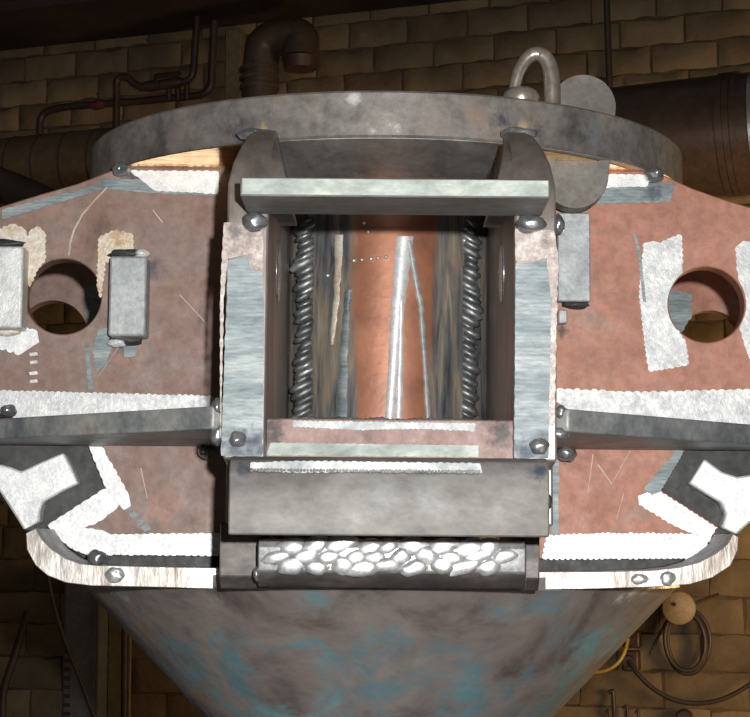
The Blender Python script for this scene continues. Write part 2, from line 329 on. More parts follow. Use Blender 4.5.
def scallop(pts, step=6.0, amp=1.6):
    """grinder passes leave scalloped borders: replace each side by a run of small arcs"""
    out = []; n = len(pts)
    for i in range(n):
        a, b = Vector(pts[i]), Vector(pts[(i + 1) % n]); L = (b - a).length
        k = max(1, int(L / step)); d = (b - a) / k; nr = Vector((d.y, -d.x)).normalized() if L > 0 else Vector((0, 0))
        for j in range(k):
            am = amp * random.uniform(0.4, 1.3)
            for u in ((0.0, 0.35, 0.7) if k > 1 else (0.0,)):
                out.append(tuple(a + d * (j + u) + nr * am * math.sin(PI * u)))
    return out

# ------------------------------------------------------------------ the setting
wall = obj('wall_back', box(-4.8, 3.6, 0.0, 0.2, 0, 3.2), 'mortar'); wall['kind'] = 'structure'; wall['label'] = 'cream painted brick wall behind the hopper'
wall.location = (WO.x, WO.y, FLOOR); wall.rotation_euler = (0, 0, -ALPHA)
fl = obj('floor', box(-5.2, 4.6, -3.2, 6.2, -0.1, 0), 'floor'); fl.location = (0, 0, FLOOR); fl['kind'] = 'structure'; fl['label'] = 'grey concrete workshop floor'

def brick_mesh(L, H, seed):
    bm = bmesh.new(); d = 0.03
    nx, nz = 9, 4; g = []
    for i in range(nx + 1):
        row = []
        for k in range(nz + 1):
            x = -L / 2 + L * i / nx; z = H * k / nz; e = 0
            edge = i in (0, nx) or k in (0, nz)
            q = Vector((x * 11 + seed * 7, z * 11, seed))
            if edge:
                x += 0.006 * noise.noise(q); z += 0.009 * noise.noise(q * 1.6 + Vector((5, 3, 1))); e = 0.009
            row.append(bm.verts.new((x, -0.012 + e + 0.002 * noise.noise(q * 2), z)))
        g.append(row)
    for i in range(nx):
        for k in range(nz): bm.faces.new((g[i][k], g[i + 1][k], g[i + 1][k + 1], g[i][k + 1]))
    rim = [g[i][0] for i in range(nx + 1)] + [g[nx][k] for k in range(1, nz + 1)] + [g[i][nz] for i in range(nx - 1, -1, -1)] + [g[0][k] for k in range(nz - 1, 0, -1)]
    bk = [bm.verts.new((v.co.x, d, v.co.z)) for v in rim]; n = len(rim)
    for i in range(n): bm.faces.new((rim[i], rim[(i + 1) % n], bk[(i + 1) % n], bk[i]))
    bmesh.ops.recalc_face_normals(bm, faces=bm.faces[:])
    me = bpy.data.meshes.new('brick'); bm.to_mesh(me); bm.free(); me.shade_smooth(); me.set_sharp_from_angle(angle=math.radians(50)); me.materials.append(M['brick'])
    return me
HI, LO, GAP = 0.085, 0.108, 0.007
bl = 0.2
mesh_hi = [brick_mesh(bl - GAP, HI - GAP, s) for s in range(6)]; mesh_lo = [brick_mesh(bl * 1.25 - GAP, LO - GAP, s + 9) for s in range(6)]
rest = bmesh.new()
z = 0.0; row = 0; nb = 0; NLO = 8
def project(p):
    d = p - EYE; zc = d.dot(FW); return 375 + F * d.x / zc, 358.5 - F * d.dot(UP) / zc
while z < 3.1:
    lo = row < NLO; H = LO if lo else HI; L = bl * 1.25 if lo else bl
    x = -4.6 + (L / 2 if row % 2 else 0) + random.uniform(-0.02, 0.02)
    while x < 3.4:
        wp = WO + WD * x + Vector((0, 0, FLOOR + z + H / 2)); u, v = project(wp)
        hidden = 105 + 0.0 * u < v < 560 and 40 < u < 720
        inview = -25 < u < 775 and -20 < v < 735 and not hidden and not (150 < v < 540)
        me = random.choice(mesh_lo if lo else mesh_hi)
        off = random.uniform(-0.003, 0.003); rz = random.uniform(-0.006, 0.006)
        if inview and nb < 298:
            o = bpy.data.objects.new('brick', me); C.objects.link(o); o.parent = wall
            o.location = (x, off, z); o.rotation_euler = (random.uniform(-0.01, 0.01), rz, 0); nb += 1
        else:
            k0 = len(rest.verts); rest.from_mesh(me); rest.verts.ensure_lookup_table()
            for i in range(k0, len(rest.verts)): rest.verts[i].co += Vector((x, off, z))
        x += L
    z += H; row += 1
ro = obj('brick_courses', rest, 'brick', smooth=50); ro.parent = wall; ro.location = (0, 0, 0); ro['kind'] = 'stuff'
print('bricks', nb)

# ------------------------------------------------------------------ the hopper: one welded piece
base = Vector((XC, YC, FLOOR))
H = thing('steel_hopper', 'large welded steel hopper with round top ring, square framed opening and turquoise cone', 'hopper', base)
ring = obj('ring_flange', lathe([(0.118, ZR0), (RR - 0.002, ZR0), (RR, ZR0 + 0.002), (RR, ZR1 - 0.003), (RR - 0.0018, ZR1 - .0008), (RR - 0.004, ZR1), (0.118, ZR1)], XC - 0.003, YC, 160), 'ring', H, smooth=30, label='thick round steel ring with heat-tinted rim')
obj('ring_underside', lathe([(0.128, ZR0 - 0.0006), (RR - 0.004, ZR0 - 0.0006), (RR - 0.004, ZR0 + 0.002), (0.128, ZR0 + 0.002)], XC - 0.003, YC, 128), 'under', ring, label='polished underside of the ring with painted straw-gold glints')
for sgn, g0, g1 in ((-1, .258, .115), (1, .250, .115)):
    rim = [(sgn * (g1 + (g0 - g1) * k / 10), YC - math.sqrt((RR - .006) ** 2 - (g1 + (g0 - g1) * k / 10) ** 2)) for k in range(11)]
    obj('gold_glint_patch', prism([[(sgn * g0, -.001), (sgn * g1, -.001)] + rim], 'z', ZR0 - .0014, ZR0 - .0004), 'gold', ring, smooth=None, label='golden heat-tinted glint patch')  # plate added to give the golden glint under the ring
TR = 0.12
tube = obj('body_tube', lathe([(TR - 0.01, -0.06), (TR, -0.06), (TR, ZR1 + 0.004), (TR - 0.01, ZR1 + 0.004)], XC, YC, 96), 'tube', H, label='rust brown inner tube behind the square opening')
ZC0 = Zp(590, -0.135)
cone = obj('cone', lathe([(0.325, ZC0), (0.319, ZC0 - 0.004), (0.10, ZC0 - 0.235), (0.10, FLOOR + 0.03), (0.17, FLOOR + 0.03), (0.17, FLOOR), (0.08, FLOOR), (0.08, ZC0 - 0.235), (0.30, ZC0 + 0.0), (0.30, ZC0 + 0.012), (0.325, ZC0 + 0.012)], XC - 0.008, YC, 128), 'cone', H, smooth=25, label='cone with worn turquoise paint')

# web plates -------------------------------------------------------------
WT = 0.025
zt = ZR0 + 0.0
lo_out = pxs([(118, 172), (75, 186), (38, 197), (0, 209), (-60, 232), (-75, 260), (-75, 447), (40, 447), (87, 448), (105, 490), (46, 528), (60, 543), (72, 552), (85, 557), (252, 558)], 0)
lo_out = [(P(252, 300, 0).x, zt)] + [(lo_out[0][0], zt)] + lo_out[1:]
ro_out = pxs([(652, 174), (690, 186), (725, 198), (750, 205), (815, 230), (830, 260), (830, 447), (737, 447), (684, 448), (661, 488), (719, 524), (712, 535), (704, 545), (690, 556), (525, 558)], 0)
ro_out = [(P(525, 300, 0).x, zt)] + [(ro_out[0][0], zt)] + ro_out[1:]
def hole(px, py, r, Y): p = P(px, py, Y); return circle(p.x, p.z, r, 56)
HR = 0.0385
webL = obj('web_plate', prism([lo_out, hole(61.5, 299, HR, 0)], 'y', 0, WT), 'rust_left', H, smooth=30, bevel=0.0012, seg=1, label='rust brown side plate with a round hole')
webR = obj('web_plate', prism([ro_out, hole(705, 302, HR, 0)], 'y', 0, WT), 'rust_right', H, smooth=30, bevel=0.0012, seg=1, label='reddish brown side plate with a round hole')
YB = 0.345
bl_out = [(x * 1.06, z) for x, z in lo_out[:8]] + [(lo_out[8][0], lo_out[8][1]), (lo_out[-1][0] - .14, lo_out[-1][1]), (lo_out[-1][0], lo_out[-1][1])]
br_out = [(x * 1.06, z) for x, z in ro_out[:8]] + [(ro_out[8][0], ro_out[8][1]), (ro_out[-1][0] + .14, ro_out[-1][1]), (ro_out[-1][0], ro_out[-1][1])]
bl_out = [(x, max(z, Zp(425, 0))) if 5 < i < 9 else (x, z) for i, (x, z) in enumerate(bl_out)]; br_out = [(x, max(z, Zp(425, 0))) if 5 < i < 9 else (x, z) for i, (x, z) in enumerate(br_out)]
bwL = obj('back_web_plate', prism([bl_out, hole(51, 338, 0.0425, YB)], 'y', YB, YB + WT), 'rust_left', H, smooth=30)
bwR = obj('back_web_plate', prism([br_out, hole(709, 343, 0.0425, YB)], 'y', YB, YB + WT), 'rust_right', H, smooth=30)

NP = 0
def patch(parent, pts, Y, mat='bright', step=6, amp=1.5, th=0.0008, name='ground_patch', jag=True):
    q = scallop(pts, step, amp) if jag else pts
    global NP; NP += 1; Y = Y - 0.00006 * (NP % 9)
    return obj(name, prism([pxs(q, Y)], 'y', Y - th, Y), mat, parent, smooth=None)
def arc(cx, cy, r, a0, a1, n=14): return [(cx + r * math.cos(math.radians(a0 + (a1 - a0) * i / n)), cy - r * math.sin(math.radians(a0 + (a1 - a0) * i / n))) for i in range(n + 1)]
# left plate: bare strips left by the grinder
patch(webL, [(-70, 393), (0, 394), (212, 398), (214, 412), (0, 432), (-70, 440)], 0, 'bright')
patch(webL, [(97, 240), (112, 233), (130, 236), (132, 262), (103, 264), (99, 300), (96, 290)], 0, 'tinted', 5, 1.5)
patch(webL, [(98, 332), (106, 330), (112, 345), (104, 368), (96, 373), (92, 350)], 0, 'bluegrey', 6, 1.5)
patch(webL, [(122, 343), (135, 343), (134, 358), (124, 360)], 0, 'bluegrey', 6, 1.2)
patch(webL, [(0, 232), (10, 227), (22, 232), (27, 244), (24, 262), (10, 250), (-10, 250), (-10, 236)], 0, 'tinted', 5, 1.5)
patch(webL, [(28, 234), (36, 229), (43, 236), (43, 262), (34, 275), (28, 290), (23, 275), (24, 250)], 0, 'tinted', 4.5, 1.4)
patch(webL, [(-20, 330), (20, 330), (36, 334), (38, 345), (30, 350), (20, 357), (5, 352), (-20, 345)], 0, 'hot', 7, 2.5)
for i, y in enumerate((356, 364, 375, 383)): patch(webL, [(28 + i % 2, y), (36, y - 1), (37, y + 2), (29, y + 3)], 0, 'bright', 20, 1)
patch(webL, [(84, 345), (87, 345), (92, 392), (88, 393)], 0, 'bluegrey', 5, 0.8)
patch(webL, [(100, 181), (140, 182), (216, 184), (216, 197), (140, 194), (98, 190)], 0, 'bluegrey', 9, 1.0)
patch(webL, [(128, 173), (216, 173), (216, 195), (152, 192)], -0.0009, 'hot', 8, 1.0)  # extra-bright strip added to mirror in the ring's underside
for a in ([(105, 189), (92, 203), (80, 217), (72, 232), (68, 246), (67, 258)],):
    patch(webL, [(x - .8, y) for x, y in a] + [(x + 1.2, y) for x, y in a[::-1]], 0, 'scribe', jag=False, name='scribed_line')
patch(webL, [(0, 213), (40, 202), (85, 190), (112, 182), (112, 187), (85, 196), (40, 210), (0, 222)], 0, 'bluegrey', 9, 0.8)
patch(webL, [(89, 449), (101, 449), (129, 498), (131, 508), (124, 512), (106, 490)], 0, 'hot', 8, 1.2)
patch(webL, [(105, 491), (122, 500), (118, 509), (98, 524), (80, 531), (62, 541), (48, 528)], 0, 'hot', 9, 1.2)
patch(webL, [(60, 541), (80, 530), (104, 533), (112, 537), (220, 535), (220, 556.5), (86, 556.5), (73, 551)], 0, 'hot', 7, 1.2)
for k in range(5): patch(webL, [(116 + 6.3 * k, 503 + 6.5 * k), (122 + 6.3 * k, 500 + 6.5 * k), (126 + 6.3 * k, 504.5 + 6.5 * k), (120 + 6.3 * k, 508 + 6.5 * k)], 0, 'bluegrey', 20, 1)
for (a, b, c, d) in ((178, 297, 205, 325), (150, 212, 160, 224), (140, 470, 147, 500), (120, 345, 96, 380)):
    patch(webL, [(a, b), (a + 1, b - .5), (c + .8, d), (c, d + .6)], 0, 'scribe', jag=False, name='scribed_line')
# right plate
patch(webR, [(555, 388), (640, 391), (750, 387), (830, 387), (830, 440), (750, 425), (566, 407), (555, 400)], 0, 'bright', 8, 2.0)
hcx, hcy, hr = 705, 302, 39.5
patch(webR, [(642, 241), (651, 239), (659, 241), (668, 236), (679, 233), (680, 262)] + arc(hcx, hcy, hr, 128, 220) + [(684, 340), (687, 362), (668, 366), (648, 369), (645, 350), (641, 320), (638, 292)], 0, 'bright', 5, 1.3)
patch(webR, [(734, 244), (741, 238), (752, 240), (790, 240), (790, 352), (748, 356), (744, 345)] + arc(hcx, hcy, hr, -32, 35, 10) + [(735, 262)], 0, 'bright', 6, 1.3)
for a in ([(631, 232), (636, 250), (639, 275), (642, 300)],):
    patch(webR, [(x - 1, y) for x, y in a] + [(x + 3, y) for x, y in a[::-1]], 0, 'bluegrey', 4, .8)
patch(webR, [(590, 173), (648, 173), (645, 184), (592, 186)], -0.0009, 'hot', 8, 1.0)  # bright strip added so the ring's underside reflects it
patch(webR, [(583, 180), (640, 181), (672, 182), (668, 199), (640, 200), (583, 203)], 0, 'bluegrey', 9, 1.0)
patch(webR, [(684, 449), (676, 447), (645, 484), (644, 488), (652, 494), (661, 489)], 0, 'bluegrey', 4, 1.0)
patch(webR, [(661, 489), (648, 490), (638, 494), (639, 503), (668, 521), (695, 533), (711, 535), (718, 525)], 0, 'hot', 6, 1.2)
patch(webR, [(548, 535), (600, 532), (690, 532), (711, 535), (704, 545), (690, 555.5), (543, 557)], 0, 'hot', 5.5, 1.6)
patch(webR, [(550, 445), (558, 445), (558, 533), (552, 533)], 0, 'bluegrey', 12, 1.2)
for (a, b, c, d) in ((629, 449, 611, 482), (597, 463, 611, 482), (592, 453, 587, 492), (623, 492, 616, 517), (604, 289, 629, 272), (687, 250, 706, 243), (735, 233, 750, 227), (640, 222, 690, 198), (572, 375, 600, 358)):
    patch(webR, [(a, b), (a + 1.1, b - .4), (c + .9, d), (c, d + .6)], 0, 'scribe', jag=False, name='scribed_line')
patch(bwL, [(86, 290), (98, 288), (112, 292), (112, 335), (92, 330), (84, 318)], YB, 'bluegrey', 6, 1.5)
patch(bwR, [(660, 288), (680, 290), (689, 292), (690, 312), (680, 330), (660, 330)], YB, 'bluegrey', 6, 1.5)

# black plates paint the shade in the notches; bright keeper blocks at the lower corners
obj('notch_shade_plate', prism([pxs([(-20, 444), (95, 444), (112, 492), (44, 534), (24, 533), (-20, 470)], 0.01)], 'y', 0.01, 0.03), 'dark', H, label='black plate painting the shade of the corner notch')
obj('notch_shade_plate', prism([pxs([(770, 444), (676, 444), (655, 490), (722, 530), (740, 532), (770, 470)], 0.01)], 'y', 0.01, 0.03), 'dark', H, label='black plate painting the shade of the corner notch')
obj('keeper_block', prism([pxs([(-30, 478), (0, 467), (10, 470), (21, 474), (42, 464), (63, 455), (70, 468), (78, 486), (60, 495), (43, 505), (40, 514), (39, 525), (24, 533), (10, 511), (-30, 450)], -0.012)], 'y', -0.012, 0.01), 'hot', H, bevel=0.002, label='bright ground angular block')
obj('keeper_block', prism([pxs([(704, 456), (689, 481), (705, 491), (721, 500), (726, 511), (722, 525), (737, 532), (750, 520), (785, 500), (785, 462), (750, 472), (737, 474), (722, 469)], -0.012)], 'y', -0.012, 0.01), 'hot', H, bevel=0.002, label='bright ground angular block')

# stop blocks beside the holes
def pbox(x0, x1, y0, y1, Yf, Yb):
    a, b = P(x0, y1, Yf), P(x1, y0, Yf); return box(a.x, b.x, Yf, Yb, a.z, b.z)
sb = obj('stop_block', pbox(106.5, 145, 258, 338, -0.03, 0), 'block', H, bevel=0.0025, label='grey rectangular block welded beside the hole')
sb2 = obj('stop_block', pbox(-18, 21.5, 249, 331, -0.03, 0), 'bright', H, bevel=0.0025, label='bright rectangular block at the left edge')
obj('stop_block', pbox(556, 588, 211, 300, -0.014, 0), 'block', H, bevel=0.0015, label='pale flat bar beside the right post')
obj('stop_block', pbox(557, 566, 308, 322, -0.012, 0), 'block', H, bevel=0.0015, label='tiny pale block under the flat bar')
def weld_at(px, py, Y, rx, rz=None, ry=None, mat='weld', par=H, rot=0, amt=0.25):
    p = P(px, py, Y); rx *= .001; rz = rx if rz is None else rz * .001; ry = rx * .7 if ry is None else ry * .001
    return obj('weld_tack', blob(bmesh.new(), p, rx, ry, rz, px * .13 + py, amt, 3, rot), mat, par, smooth=80)
weld_at(126, 256, -.004, 20, 5, 8, 'dark'); weld_at(140, 256, -.006, 8, 5, 8, 'bright')
weld_at(124, 342, -.004, 17, 6, 8, 'dark'); weld_at(116, 345, -.006, 9, 5, 7, 'bright')
weld_at(2, 247, -.004, 20, 5, 8, 'dark'); weld_at(6, 334, -.004, 14, 5, 6, 'tinted')
weld_at(574, 303, -.004, 14, 5, 8, 'dark')

# posts: thick plates with rounded heads, either side of the opening --------
YF = -0.27
xi, xo = 0.106, 0.142
zb0, zb1 = Zp(536, -.3), Zp(456, -.3)
prof = [(YF, zb1 - .002), (-.235, zb1 - .006), (-.235, zb0 + .01), (0.13, zb0 + .01), (0.13, ZR0 + .004), (-0.10, ZR0 + .001), (-0.135, ZR0 + .003), (-0.165, ZR0 + .000), (-0.195, ZR0 - .010), (-0.222, ZR0 - .026), (-0.245, ZR0 - .046), (-0.260, ZR0 - .068), (-0.268, ZR0 - .085), (YF, ZR0 - .105)]
capp = [(YF + .012, ZR0 - .078), (YF + .006, ZR0 - .076), (-0.258, ZR0 - .068), (-0.248, ZR0 - .05), (-0.225, ZR0 - .034), (-0.19, ZR0 - .016), (-0.15, ZR0 - .006), (-0.10, ZR0 - .004), (-0.10, ZR0 - .078)]
posts = []
for s, gm in ((-1, 'l'), (1, 'r')):
    a, b = sorted((XC + s * xi, XC + s * xo))
    bm = prism([prof], 'x', a, b)
    for v in bm.verts:                       # the outer shoulder of the head is rounded off
        if abs(v.co.x - (XC + s * xo)) < 1e-5 and v.co.y < -.09: v.co.x -= s * .020 * max(0.0, (v.co.z - (ZR0 - .07)) / .077) ** 1.6
    p = obj('side_post', bm, 'post', H, bevel=0.002, smooth=50, label='thick upright plate with a rounded head'); posts.append(p)
    a, b = sorted((XC + s * (xi + .002 if s < 0 else xi + .016), XC + s * (xo + .010 if s < 0 else xo - .006)))
    obj('post_foot', prism([[(-.17, zb0 + .012), (-.17, Zp(578, -.17)), (-.16, Zp(590, -.17)), (.10, Zp(590, -.17)), (.10, zb0 + .012)]], 'x', a, b), 'lipdark', p, bevel=.0015, label='foot of the upright plate, darkened as in shade')  # the bottom bar's shadow on the foot is put into its dark colour
    a, b = sorted((XC + s * (xi - .019), XC + s * (xi + .006)))
    bm = prism([capp], 'x', a, b)
    for v in bm.verts:                       # the inner cheek leans out towards the head
        if abs(v.co.x - (XC + s * (xi - .019))) < 1e-5: v.co.x += s * .019 * max(0.0, min(1.0, (v.co.z - (ZR0 - .085)) / .08))
    obj('head_cheek', bm, 'post', p, bevel=0.0015)
pl, pr = posts
def fpatch(par, pts, Y, mat, **k): return patch(par, pts, Y, mat, **k)
fpatch(pl, [(226, 262), (245, 258), (250, 272), (261, 274), (262, 300), (262, 457), (221, 457), (224, 350), (226, 300)], YF, 'bluegrey', step=14, amp=0.8)
fpatch(pl, [(222, 224), (258, 226), (261, 240), (261, 272), (249, 270), (245, 256), (226, 260), (222, 300), (220, 440), (219, 300)], YF - .0006, 'pale', step=12, amp=0.8)
fpatch(pr, [(514, 262), (530, 262), (545, 258), (549, 300), (548, 457), (514, 457)], YF, 'bluegrey', step=14, amp=0.6)
fpatch(pr, [(513, 228), (552, 230), (556, 260), (555, 300), (554, 380), (553, 425), (549, 425), (550, 300), (545, 257), (530, 261), (514, 260)], YF - .0006, 'pale', step=12, amp=1.0)

# top bar: flat bar on edge of the posts
a, b = P(237.5, 197, -.35), P(548, 178, -.35)
tb = obj('top_bar', box(a.x, b.x, -.35, YF, a.z, b.z), 'bar', H, bevel=0.0015, label='flat steel bar across the top of the opening')
obj('ground_edge', box(a.x + .002, b.x - .002, -.3506, -.349, a.z + .0014, b.z - .0014), 'edge', tb, label='bright ground front edge')
# sill plate and bottom bar
zs1 = Zp(419, -.25)
sill = obj('sill_plate', box(XC - xi - .004, XC + xi + .004, -.25, -.235, zb0 + .02, zs1), 'pink', H, bevel=0.0015, label='pinkish primed plate at the foot of the opening')
patch(sill, [(292, 422), (475, 423), (474, 430), (420, 428), (360, 430), (292, 427)], -.25, 'block', 5, 1.0)
patch(sill, [(270, 444), (478, 445), (478, 456), (266, 456)], -.25, 'edge', 8, .6)
a, b = P(229, 456, -.30), P(549, 456, -.30)
bb = obj('bottom_bar', prism([[(-.30, zb0), (-.302, zb0 + .02), (-.301, zb1 - .016), (-.292, zb1 - .004), (-.278, zb1), (-.235, zb1), (-.235, zb1 - .012), (-.285, zb1 - .014), (-.288, zb0)]], 'x', a.x, b.x), 'bar', H, bevel=0.0015, smooth=50, label='heavy grey angle bar across the foot of the opening')
def chain(name, pts, rr, par, mat, n, flat=.5, tilt=0.3, tw=1.0):
    bm = bmesh.new(); pts = [Vector(p) for p in pts]
    L = [0]
    for i in range(1, len(pts)): L.append(L[-1] + (pts[i] - pts[i - 1]).length)
    for k in range(n):
        s = L[-1] * (k + .5) / n; i = max(j for j in range(len(pts) - 1) if L[j] <= s)
        p = pts[i].lerp(pts[i + 1], (s - L[i]) / (L[i + 1] - L[i])); h = L[-1] / n
        d = (pts[i + 1] - pts[i]).normalized()
        vert = abs(d.z) > abs(d.x)
        j = random.uniform(.75, 1.25); p = p + Vector((random.uniform(-.18, .18) * rr, 0, 0)) if vert else p
        blob(bm, p, (rr * tw if vert else h * .75) * j, rr * flat, (h * .75 if vert else rr * tw) * j, k, .25, 2, tilt)
    return obj(name, bm, mat, par, smooth=80)
patch(bb, [(300, 462), (480, 463), (482, 472), (390, 470), (300, 473), (250, 471), (250, 464)], -.3017, 'rib', 7, 1.0)
chain('weld_bead', [(P(250, 471, -.302)), (P(480, 471, -.302))], 0.0022, bb, 'bar', 70, .4)
chain('weld_bead', [(P(292, 421, -.246)), (P(476, 422, -.246))], 0.0035, sill, 'weld', 34, .6)
for px in (304, 467):
    chain('weld_bead', [P(px, 220, 0.098), P(px, 424, 0.098)], 0.0135, tube, 'fillet', 30, .33, -.5 if px < 400 else .5)

# bright ground stripes and spatter on the tube face
def on_tube(px, py, r):
    d = ray(px, py); ox, oy = EYE.x - XC, EYE.y - YC
    A = d.x * d.x + d.y * d.y; B = 2 * (ox * d.x + oy * d.y); Cc = ox * ox + oy * oy - r * r
    return EYE + d * ((-B - math.sqrt(B * B - 4 * A * Cc)) / (2 * A))
def tube_strip(cl, w0, w1, mat, step=5):
    bm = bmesh.new(); L, R = [], []
    pts = []
    for i in range(len(cl) - 1):
        (x0, y0), (x1, y1) = cl[i], cl[i + 1]; n = max(2, int(abs(y1 - y0) / step))
        pts += [(x0 + (x1 - x0) * k / n, y0 + (y1 - y0) * k / n) for k in range(n)]
    pts.append(cl[-1])
    prev = None
    for i, (x, y) in enumerate(pts):
        u = i / (len(pts) - 1); wd = w0 + (w1 - w0) * u
        a = x - wd / 2 + random.uniform(-.9, .6); b = x + wd / 2 + random.uniform(-.6, .9)
        row = [bm.verts.new(on_tube(a, y, TR - .0004)), bm.verts.new(on_tube(a + .3, y, TR + .0012)), bm.verts.new(on_tube(x, y, TR + .0022)), bm.verts.new(on_tube(b - .3, y, TR + .0012)), bm.verts.new(on_tube(b, y, TR - .0004))]
        if prev:
            for k in range(4): bm.faces.new((prev[k], row[k], row[k + 1], prev[k + 1]))
        prev = row
    return obj('ground_stripe', bm, mat, tube, smooth=80)
tube_strip([(403, 236), (397, 300), (389, 419)], 17, 9, 'hot')  # grind mark with the flash's reflection painted in
tube_strip([(400, 300), (398, 419)], 5, 7, 'hot')
tube_strip([(407, 240), (420, 310), (428, 419)], 6, 5, 'block')
tube_strip([(337, 235), (335, 300), (330, 345)], 8, 4, 'tinted')
tube_strip([(347, 290), (343, 340), (341, 419)], 6, 10, 'bluegrey')
for i, (px, py, r) in enumerate([(297, 235, 3.4), (307, 238, 2.2), (326, 276, 2.6), (352, 261, 2.6), (360, 260, 2), (369, 259, 2.4), (376, 258, 2), (384, 257, 2), (362, 224, 2.6), (366, 232, 2), (472, 237, 4), (462, 240, 2.6)]):
    p = on_tube(px, py, TR); obj('weld_spatter', blob(bmesh.new(), p, r * .0011, r * .001, r * .0011, i, .2, 1), 'buildup', tube, smooth=80)

# pin highlights: round bosses through the post cheeks
for px in (275, 499):
    s = -1 if px < 400 else 1
    xx = XC + s * (xi - .0005); p = P(px, 272, -.12)
    bm = bmesh.new(); blob(bm, (xx, -.12, p.z), .003, .028, .03, 3, .02, 3)
    obj('cheek_boss', bm, 'weld', posts[0 if s < 0 else 1], smooth=80)

# ribs ---------------------------------------------------------------------
zr = Zp(448, 0); rt = .0195
ribs = []
for s in (-1, 1):
    e0, e1 = (P(-70, 425, -.06).x, P(0, 425, -.1).x) if s < 0 else (P(820, 425, -.06).x, P(750, 425, -.1).x)
    xin = XC + s * (xo - .002)
    ribs.append(obj('rib', prism([[(xin, 0.0), (xin, -.262), (xin + s * .012, -.268), (e1, -.10), (e0, -.045), (e0, 0.0)]], 'z', zr, zr + rt), 'rib', H, bevel=0.002, smooth=40, label='tapering horizontal rib on the side plate'))

# bent bottom flange ---------------------------------------------------------
YFl = -.10
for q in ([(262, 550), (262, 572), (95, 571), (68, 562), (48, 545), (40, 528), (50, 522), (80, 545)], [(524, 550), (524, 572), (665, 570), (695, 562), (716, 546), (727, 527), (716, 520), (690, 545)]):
    obj('gap_shade_strip', prism([pxs(q, .012)], 'y', .012, .022), 'dark', H, smooth=None, label='black strip painting the shade in the gap above the bent flange')  # dark strip put where the gap below the web is in shade
fL = [(262, 570), (160, 569), (100, 568), (80, 566), (66, 561), (52, 552), (42, 542), (36, 531), (26, 536), (27, 552), (36, 568), (48, 578), (66, 585), (92, 588), (160, 589), (262, 591)]
fR = [(524, 571), (600, 570), (655, 568), (680, 565), (699, 560), (716, 551), (728, 541), (733, 531), (739, 534), (738, 548), (731, 563), (713, 575), (690, 582), (650, 585), (600, 587), (524, 589)]
for f in (fL, fR):
    o = obj('bent_flange', prism([pxs(f, YFl)], 'y', YFl + .0015, .035), 'flange_top', H, smooth=45, label='bent strip flange with rounded corner')
    c = Vector((sum(p[0] for p in f) / len(f), 0))
    obj('flame_cut_edge', prism([pxs(f, YFl)], 'y', YFl, YFl + .0016), 'flange', o, smooth=45, bevel=0.0006, seg=1, label='bright rippled flame-cut edge')
weld_at(97, 560, -.06, 9, 8, 8); weld_at(234, 579, YFl, 8, 6, 4, 'bright'); weld_at(222, 580, YFl, 6, 7, 3, 'buildup')
weld_at(115, 577, YFl, 9, 7, 3, 'buildup'); weld_at(668, 576, YFl, 7, 7, 3, 'buildup'); weld_at(640, 577, YFl, 8, 5, 3, 'buildup')
# weld build-up on the lip below the bottom bar
Yw = -.20
a, b = P(258, 541, Yw), P(527, 588, Yw)
lz0, lz1 = b.z, a.z
lip = obj('lip_bar', prism([[(Yw + .012, lz0), (Yw + .004, lz0 + .006), (Yw, lz0 + .014), (Yw - .002, lz1 - .004), (Yw + .004, lz1), (Yw + .16, lz1), (Yw + .16, lz0)]], 'x', a.x, b.x), 'lipdark', H, bevel=0.001, smooth=50, label='lip bar with dark lower face')
obj('lip_face', prism([[(Yw + .002, lz0 + .012), (Yw - .0025, lz0 + .015), (Yw - .004, lz1 - .006), (Yw + .002, lz1 + .001), (Yw + .02, lz1 + .001), (Yw + .02, lz0 + .012)]], 'x', a.x + .001, b.x - .001), 'buildup', lip, bevel=0.001, smooth=60, label='bright weld metal face')
bm = bmesh.new(); random.seed(11)
for rrow, yy in enumerate((547, 556, 566)):
    for k in range(11):
        px = 266 + 25 * k + (12 if rrow % 2 else 0) + random.uniform(-4, 4)
        if 270 < px < 512: blob(bm, P(px, yy + random.uniform(-2, 2), Yw - .0022), .0135 * random.uniform(.85, 1.25), .0030, .0082 * random.uniform(.85, 1.2), k + 20 * rrow, .3, 2, random.uniform(-.35, .1))
obj('weld_bead', bm, 'buildup', lip, smooth=80, label='scaly bright weld build-up')
# tacks at the corners
for t_ in ((118, 171, -.01, 9, 7, 10), (652, 173, -.01, 10, 7, 10), (252, 223, YF - .004, 11, 9, 8), (529, 223, YF - .004, 13, 8, 8), (556, 224, -.20, 6, 9, 7), (237, 440, YF - .004, 7, 7, 6), (539, 445, YF - .004, 8, 7, 6),
           (566, 452, -.02, 10, 8, 10), (205, 453, -.02, 8, 7, 10), (217, 408, -.262, 5, 8, 6), (217, 436, -.262, 6, 9, 6), (560, 411, -.262, 5, 6, 6), (559, 432, -.262, 9, 6, 6), (257, 575, -.2, 3, 6, 4), (8, 414, -.07, 8, 6, 8), (383, 552, -.2, .1, .1, .1)):
    if t_[3] > 1: weld_at(*t_)
weld_at(254, 136, -.135, 18, 6, 12, 'weld'); weld_at(516, 133, -.135, 17, 6, 12, 'weld')
weld_at(547, 500, -.29, 4, 7, 4, 'dark')

# rounded lug through the ring, beside the right post
lc = arc(580, 106, 33, 0, 180, 20) + arc(573, 174, 33, 180, 360, 20)
lc = [(x, y) for x, y in lc]
obj('lifting_lug', prism([pxs(lc, -.05)], 'y', -.05, -.026), 'lug', H, smooth=40, bevel=0.002, label='rounded dull grey lug plate at the ring')
H.rotation_euler = (0, math.radians(0.45), 0); H.location.x -= 0.0065

